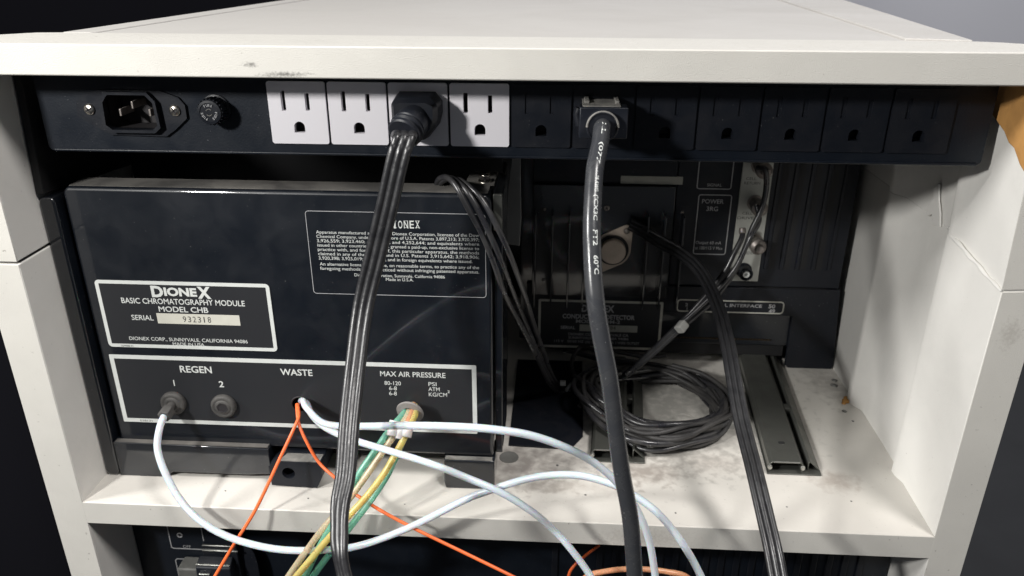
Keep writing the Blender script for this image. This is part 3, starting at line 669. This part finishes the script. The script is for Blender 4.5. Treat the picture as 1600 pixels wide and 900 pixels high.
def on_cable(P, T_, txt, u_px_v0, u_px_v1, rad, h, g_, shift=0.0, bold=.01):
    # printed characters wrapped round the cord, reading downwards
    def v_of(p): d = p-CAM; return 450-FPX*d.dot(UX)/d.dot(FX)
    vs_ = [v_of(p) for p in P]
    cum = [0]
    for i in range(1, len(P)): cum.append(cum[-1]+(P[i]-P[i-1]).length)
    def s_at(v):
        for i in range(1, len(P)):
            if vs_[i-1] <= v <= vs_[i] and vs_[i] > vs_[i-1]: return cum[i-1]+(cum[i]-cum[i-1])*(v-vs_[i-1])/(vs_[i]-vs_[i-1])
        return cum[-1]
    def pt(s_):
        for i in range(1, len(P)):
            if cum[i] >= s_:
                q = (s_-cum[i-1])/max(1e-9, cum[i]-cum[i-1]); return P[i-1].lerp(P[i], q), T_[i-1].lerp(T_[i], q).normalized()
        return P[-1], T_[-1]
    s0, s1 = s_at(u_px_v0), s_at(u_px_v1)
    t0 = G().text(txt, lambda c: (c[0], c[1], 0), bold)
    xs = [v[0] for v in t0.v]; a_, b_ = min(xs), max(xs)
    vs2 = []
    for x, yv, _ in t0.v:
        s_ = s0+(x-a_)/(b_-a_)*(s1-s0); c, tg = pt(s_)
        side = (Vector((1, 0, 0))-tg*tg.x).normalized(); out = side.cross(tg)
        if out.y > 0: out = -out
        th_ = ((yv-.35)*h+shift)/rad
        vs2.append(c+side*math.sin(th_)*(rad+.006)+out*math.cos(th_)*(rad+.006))
    g_.add(vs2, t0.f)
g = G()
on_cable(pB, TB, 'LL', 203, 217, .415, .28, g, .1); on_cable(pB, TB, '(077', 230, 262, .415, .26, g, .12); on_cable(pB, TB, '18 AWG', 280, 304, .415, .24, g, .13)
on_cable(pB, TB, "('CX3C", 309, 348, .415, .26, g, .14); on_cable(pB, TB, 'FT2', 362, 386, .415, .30, g, .14, .02); on_cable(pB, TB, '60°C', 401, 430, .415, .30, g, .14, .02)
part('printed_text', g, 'ink', cbl)
# cord C : flat cord from the back of the bay to the front right
Cc = thing('power_lead', 'long flat black cord curving from the detector out over the shelf, at right', 'power cord', at(1000, 360, 19))
pC = path([(985, 350, 19.3), (1003, 360, 18.9), (1025, 374, 18.2), (1060, 393, 17.1), (1088, 416, 15.3), (1107, 445, 13.3), (1122, 480, 11), (1131, 512, 9.1), (1139, 547, 7.1), (1145, 582, 5.3), (1158, 653, 2.2), (1176, 724, -.6), (1186, 765, -2.1), (1197, 812, -3.6), (1208, 860, -5), (1216, 902, -6), (1224, 945, -7)], 10)
part('cable', G().sweep(pC, flat3(.175, .32), lambda q: lerp((.35, 0, .9), (1, -.15, 0), min(1, q/.3))), 'cord', Cc, smooth=70)
# cord D : three thin wires looping over the module corner to the coil
Dd = thing('signal_cable', 'three thin black wires looped over the top right corner of the module', 'cable', at(700, 285, 5))
strands = [
    [(682, 291, 5.2), (686, 280, 4.6), (698, 277, 4.0), (712, 290, 3.0), (731, 325, 2.6), (753, 366, 2.6), (772, 412, 2.9), (791, 466, 4.2), (818, 516, 7), (840, 560, 10), (858, 598, 13), (872, 612, 14.6), (890, 610, 15.2)],
    [(684, 292, 5.3), (694, 281, 4.4), (709, 280, 3.9), (733, 304, 2.8), (757, 348, 2.5), (780, 400, 2.9), (802, 458, 4.6), (824, 512, 7.4), (844, 560, 10.3), (860, 592, 13), (872, 606, 14.7), (890, 606, 15.3)],
    [(700, 292, 5.4), (712, 281, 4.4), (727, 287, 3.7), (753, 312, 2.8), (776, 353, 2.5), (799, 404, 3.2), (821, 465, 5.2), (836, 512, 7.9), (850, 552, 10.6), (862, 585, 13), (874, 602, 14.8), (890, 603, 15.4)]]
pD0 = None
for s_ in strands:
    P = path(s_, 8); pD0 = pD0 or P
    q = part('wire', G().tube(P, .165, 12), 'wire', Dd, smooth=70)
g = G(); on_cable(pD0, tangents(pD0), 'AW 11W 2/C', 500, 545, .165, .16, g, 0, .0); part('printed_text', g, 'ink', q)
tc1 = at(886, 604, 14.4)
part('cable_tie', G().lathe([(.36, 0), (.40, .02), (.40, .2), (.36, .22), (.34, .1), (.36, 0)], tc1, (.7, -.2, -.4), 20).box(tc1.x-.55, tc1.x-.1, tc1.y-.35, tc1.y-.05, tc1.z+.25, tc1.z+.6), 'tie', Dd, .03)

# coil of cable
coil = thing('cable_coil', 'dusty coil of thin black cable lying on the shelf', 'cable', (37, 12.5, 0))
rr = random.Random(11)
for k in range(19):
    a = rr.uniform(-.35, .35); P = []
    rx, ry = 5.1+rr.uniform(-.8, .55), 4.9+rr.uniform(-.9, .5); cx_, cy_ = 37.0+rr.uniform(-.45, .45), 12.5+rr.uniform(-.5, .5)
    z0 = .25+.16*(k % 5)+.2*(k//5); ph = rr.uniform(0, 6.28)
    for j in range(29):
        t_ = 2*math.pi*j/28
        near = max(0, -math.sin(t_))             # front of the loops sits higher, spread over one another
        lft = max(0, -math.cos(t_))
        wv = 1+.05*math.sin(2*t_+ph)+.03*math.sin(5*t_+3*ph)
        P.append(Vector((cx_+rx*wv*math.cos(t_), cy_+ry*wv*math.sin(t_)+.22*math.sin(3*t_+ph), z0+.35*near+1.1*lft**3+.22*math.sin(2*t_+ph)+.1*math.sin(5*t_+2*ph))))
    P.append(P[0])
    part('wire_loop', G().tube(spline(P, 3), rr.choice((.17, .19, .21)), 10), 'dustwire' if k % 3 else 'wire', coil, smooth=70)
for k in range(5):           # tails rising at the left end of the coil towards the detector
    o_ = .3*k
    P = path([(898+k*4, 588+k*10, 13.8), (918+k*4, 600+k*9, 12.4), (945+k*3, 622+k*9, 10.8), (985, 650+k*8, 9.4), (1040, 674+k*5, 8.6)], 8)
    part('wire_tail', G().tube(P, .20, 10), 'wire', coil, smooth=70)
for k in range(6):
    P = path([(880+k*9, 548+k*2, 19.5), (925+k*6, 556+k*3, 18.2), (975+k*8, 562+k*4, 17.4), (1040+k*6, 572+k*4, 16.6), (1085+k*4, 590+k*4, 15.6), (1118+k*3, 622+k*3, 14.0), (1135, 655, 12.6)], 6)
    part('wire_tail', G().tube(P, .13, 8), 'wire' if k % 2 else 'dustwire', coil, smooth=70)
for P in ([(905, 640, 11.5), (935, 608, 13.5), (985, 580, 16.0), (1040, 583, 16.4), (1090, 603, 15.2), (1125, 640, 12.6), (1118, 672, 10.4), (1080, 698, 8.6)],
          [(930, 600, 14.5), (948, 570, 17.0), (930, 552, 18.6), (905, 548, 19.3), (893, 575, 17.5), (905, 610, 14.4)],
          [(950, 655, 10.0), (1010, 690, 8.0), (1075, 702, 7.7), (1125, 684, 9.0), (1143, 650, 11.0), (1138, 620, 13.2), (1100, 590, 15.4), (1050, 575, 16.6)],
          [(1105, 612, 14.0), (1122, 640, 12.0), (1118, 668, 10.2), (1098, 690, 8.8), (1066, 702, 8.0)],
          [(1112, 614, 14.0), (1131, 642, 12.0), (1128, 670, 10.1), (1106, 694, 8.7), (1072, 707, 7.9)],
          [(940, 548, 19.0), (975, 556, 18.2), (1010, 562, 17.8), (1040, 560, 18.0)]):
    P = [at(*p)+Vector((0, 0, .25)) for p in P]; P = [Vector((p.x, p.y, max(p.z, .35))) for p in P]
    part('wire_tail', G().tube(spline(P, 8), .18, 10), 'dustwire', coil, smooth=70)
q = at(1140, 667, 10.8)
part('cable_tie', G().box(q.x-.35, q.x+.35, q.y-.1, q.y+.25, q.z-.25, q.z+.35).sweep([q+Vector((-.1, 0, .3)), q+Vector((-.5, .2, .8)), q+Vector((-.9, .6, 1.3))], circ(0, 0, .08, 6)), 'tie', coil, .08)
# coax leads
cx = thing('coax_leads', 'two dark leads hanging from the coax sockets, bound by a pale tie', 'cable', at(1190, 262, 18))
for s_, r_ in (([(1184, 262, 18.0), (1196, 266, 17.4), (1197, 295, 17.4), (1190, 326, 17.2), (1174, 360, 17.0), (1160, 398, 16.9), (1140, 436, 16.8), (1108, 475, 16.4), (1067, 510, 15.8), (1030, 545, 15.0), (990, 578, 14.2), (972, 592, 13.8)], .20),
               ([(1160, 360, 18.5), (1159, 372, 18.0), (1146, 398, 17.5), (1130, 428, 17.1), (1098, 468, 16.4), (1062, 506, 15.9), (1022, 545, 15.0), (985, 578, 14.1), (975, 586, 13.6)], .21),
               ([(1182, 320, 17.8), (1186, 345, 17.3), (1172, 372, 16.9), (1148, 420, 16.6), (1112, 462, 16.1), (1066, 505, 15.6)], .18)):
    part('wire', G().tube(path(s_, 8), r_, 12), 'wire', cx, smooth=70)
c = at(1160, 358, 18.4); part('crimp_tip', G().lathe([(.22, -.1), (.26, 0), (.26, .3), (.2, .4)], c, (.1, -.3, -1), 14), 'nickel', cx)
q = at(1065, 511, 15.4); part('cable_tie', G().sweep([q+Vector((.22, .25, .2)), q+Vector((-.22, -.25, -.16))], rrect(-.38, .38, -.34, .34, .16)), 'tie', cx, .05)

# ------------------------------------------------------------------ tubing
def tube_thing(name, label, cat, pts, r, m, n=12, group=None, k=10):
    P = path(pts, k); o = part(name, G().tube(P, r, n), m, None, smooth=70); tag(o, label, cat, group); return o
grp = 'milky tubes hanging in front of the shelf'
tube_thing('milky_tube', 'milky tube looping from the left port down and across in front of the shelf', 'tube',
           [e1+d1*.2, e1+d1*.62, (249, 671, 0.9), (246, 700, .2), (256, 734, -.5), (279, 777, -1.1), (312, 813, -1.6), (360, 840, -2.0), (425, 857, -2.4), (490, 860, -2.6), (560, 853, -2.2), (640, 824, -1.9), (720, 784, -1.8), (760, 768, -1.8), (820, 749, -2.0), (868, 742, -2.2), (912, 744, -2.4), (957, 757, -2.8), (995, 777, -3.0), (1027, 801, -3.3), (1055, 833, -3.5), (1077, 866, -3.8), (1096, 902, -4.2), (1115, 945, -4.6)], .212, 'tube', 16)
tube_thing('milky_tube', 'milky tube from the waste hole running level over the air fitting to the right', 'tube',
           [(470, 626, 3.4), (474, 627, 2.6), (479, 637, 1.9), (500, 658, .7), (524, 665, -.6), (568, 666, -2.6), (640, 665, -4.6), (720, 667, -5.6), (780, 672, -5.8), (832, 681, -5.6), (886, 700, -5.3), (927, 722, -5.0), (958, 748, -4.8), (985, 780, -4.7), (1003, 812, -4.7), (1016, 852, -4.7), (1024, 902, -4.8), (1030, 945, -5)], .20, 'tube', 16)
tube_thing('milky_tube', 'milky tube from the waste hole sagging diagonally across the shelf edge', 'tube',
           [(476, 628, 3.4), (480, 632, 2.7), (486, 646, 2.1), (503, 664, 1.3), (528, 678, .7), (560, 690, -.3), (620, 708, -1.3), (680, 727, -2.0), (728, 746, -2.4), (784, 770, -2.6), (832, 800, -2.7), (866, 829, -2.4), (892, 858, -2.8), (920, 896, -3.2), (945, 940, -3.6)], .205, 'tube', 16)
tube_thing('orange_tube', 'thin orange tube running from the waste hole down to the lower left', 'tube',
           [(466, 630, 3.3), (466, 636, 2.9), (467, 650, 2.2), (460, 668, 1.6), (438, 715, .6), (400, 795, -.9), (366, 850, -1.6), (335, 902, -2.2), (310, 945, -2.7)], .105, 'orange', 10)
tube_thing('orange_tube', 'thin orange tube curving from the waste hole down to the lower right', 'tube',
           [(464, 630, 3.3), (464, 638, 2.8), (467, 662, 2.0), (479, 690, 1.4), (498, 722, .9), (522, 745, .3), (548, 767, -.2), (592, 796, -1.3), (648, 826, -1.9), (720, 861, -2.4), (798, 899, -3.0), (850, 926, -3.4)], .10, 'orange', 10)
tube_thing('orange_tube', 'short thin orange tube curving below the shelf beside the amber arc', 'tube',
           [(884, 945, 1.0), (888, 902, 1.0), (897, 884, 1.1), (915, 868, 1.6), (936, 852, 2.6)], .10, 'orange', 10)
tube_thing('amber_tube', 'amber tube arching up into view at the bottom edge', 'tube',
           [(890, 950, -1.0), (912, 905, -1.0), (945, 893, -1.0), (990, 889, -1.0), (1040, 893, -1.0), (1078, 905, -1.0), (1105, 950, -1.0)], .17, 'tubeo', 14)
ag = 'coloured air tubes from the air pressure fitting'
tube_thing('air_tube', 'green air tube leaving on the left side of the white clamp', 'tube', [(637, 634, 3.0), (631, 646, 1.9), (618, 661, 1.1), (603, 680, .4), (582, 710, -.2), (562, 739, -.8), (538, 782, -1.6), (517, 822, -2.3), (494, 864, -2.9), (476, 902, -3.4), (460, 940, -3.8)], .195, 'tubeg', 14, ag)
tube_thing('air_tube', 'tan air tube between the green one and the yellow one', 'tube', [(641, 633, 3.0), (638, 646, 1.9), (627, 664, 1.1), (614, 683, .4), (594, 712, -.2), (574, 741, -.8), (543, 783, -1.6), (508, 822, -2.3), (478, 862, -2.9), (450, 902, -3.5), (426, 940, -4)], .195, 'tubet', 14, ag)
tube_thing('air_tube', 'yellow air tube on the right side of the white clamp', 'tube', [(648, 634, 3.0), (649, 646, 1.9), (642, 662, 1.0), (633, 682, .3), (617, 711, -.3), (600, 740, -.9), (574, 774, -1.7), (545, 806, -2.4), (504, 852, -3.1), (462, 902, -3.9), (430, 940, -4.4)], .20, 'tubey', 14, ag)
tube_thing('air_tube', 'green air tube running under the yellow one', 'tube', [(644, 631, 3.0), (643, 648, 2.2), (637, 668, 1.6), (628, 692, 1.0), (616, 720, .4), (604, 745, -.1), (582, 778, -.9), (556, 812, -1.6), (522, 856, -2.3), (488, 902, -3.0), (462, 940, -3.5)], .195, 'tubeg', 14, ag)
tube_thing('air_tube', 'short amber air tube in the mouth of the washer', 'tube', [(646, 632, 2.9), (644, 644, 2.0), (639, 657, 1.2), (634, 668, .8)], .19, 'tubeo', 14, ag)
wz = at(641, 643, 2.3)
o = part('rubber_washer', G().lathe([(.46, .05), (.80, -.05), (.86, .03), (.82, .12), (.48, .2), (.46, .05)], wz, (-.12, -.93, -.22), 32), 'washer', None); tag(o, 'grey round washer slipped over the bundle of coloured air tubes', 'washer')
q0 = at(628, 671, .55)
g = G()
for dx_, dz_ in ((-.45, .08), (.0, -.10), (.42, .04)): g.sweep([q0+Vector((dx_, .25, dz_+.35)), q0+Vector((dx_-.14, -.28, dz_-.38))], circ(0, 0, .31, 16))
o = part('tube_clamp', g, 'clamp', None, .04); tag(o, 'milky white plastic clamp holding the coloured air tubes', 'clamp')

# ------------------------------------------------------------------ lower instrument
YL = 4.0
low = thing('lower_instrument', 'dark instrument panel with relay control label in the bay below', 'instrument', (26, YL, -14))
part('panel', G().box(.05, 52.0, YL, YL+.4, -14, -2.2), 'strip', low, .05)
g = G()
x = 29.5
while x < 50:
    if not (30.5 < x < 32.5): g.box(x, x+.42, YL-.12, YL+.0, -13.5, -5.05)
    x += 1.02
part('vent_bars', g, 'blackp', low, .04)
def xl(u, v): return at(u, v, YL-.02)
a, b = xl(262, 840), xl(319, 840)
l1 = part('switch_label', G().frame(a.x+.1, b.x-.05, xl(290, 858).z, -2.4, .07, YL-.03, .02, .2), 'dimink', low)
part('lettering', G().tpx('OFF', 286, 298, 854, 4.5, YL-.03, 0), 'dimink', l1)
part('pilot_ring', G().lathe([(.12, 0), (.14, .05), (.20, .05), (.22, 0)], xl(281, 836), n=20), 'dimink', l1)
l2 = part('relay_label', G().frame(a.x+.18, b.x+.6, -13, xl(290, 873).z, .07, YL-.03, .02, .25), 'dimink', low)
part('lettering', G().tpx('RELAY', 287, 307, 878.5, 5.5, YL-.03, .01).tpx('CONTROL', 283, 314, 884.5, 5.5, YL-.03, .01), 'ink', l2)
a, b = at(281, 895, YL-1), at(313, 895, YL-1)
part('relay_connector', G().box(a.x, b.x, YL-1.3, YL, -13, at(297, 888, YL-1.2).z), 'conn', low, .15)
rc = thing('ribbon_connector', 'black ribbon plug with metal edged clips on the lower instrument', 'connector', at(345, 880, YL))
a, b = at(318, 860, YL-1.2), at(372, 860, YL-1.2)
z_t = at(345, 846, YL-1.0).z
part('shell', G().box(a.x, b.x, YL-1.4, YL-.05, -13, z_t), 'blackp', rc, .08)
part('cable_hood', G().prism([(YL-1.4, z_t-.9), (YL-2.2, z_t-1.3), (YL-2.4, -13), (YL-1.4, -13)], a.x-.25, b.x-.3, 'x'), 'blackp', rc, .08)
for zz, xa, xb, yy_ in ((z_t-.02, a.x+.1, b.x-.1, YL-1.42), (z_t-.42, a.x+.05, b.x+.1, YL-1.45), (z_t-1.15, a.x-.25, b.x-.35, YL-2.05), (z_t-1.7, a.x+.0, a.x+.75, YL-2.35), (z_t-2.3, a.x-.1, a.x+.8, YL-2.45), (z_t-2.9, a.x-.1, a.x+.8, YL-2.5)):
    part('metal_clip', G().box(xa, xb, yy_-.05, yy_+.1, zz-.05, zz+.05), 'edge', rc, .03)
P = spline([Vector((b.x+.1, YL-.8, z_t-.6)), Vector((b.x+.6, YL-.9, z_t-2)), Vector((b.x+.5, YL-1.0, -13))], 6)
part('ribbon', G().sweep(P, rrect(-.5, .5, -.06, .06, .05, 2), (1, 0, 0)), 'blackp', rc)
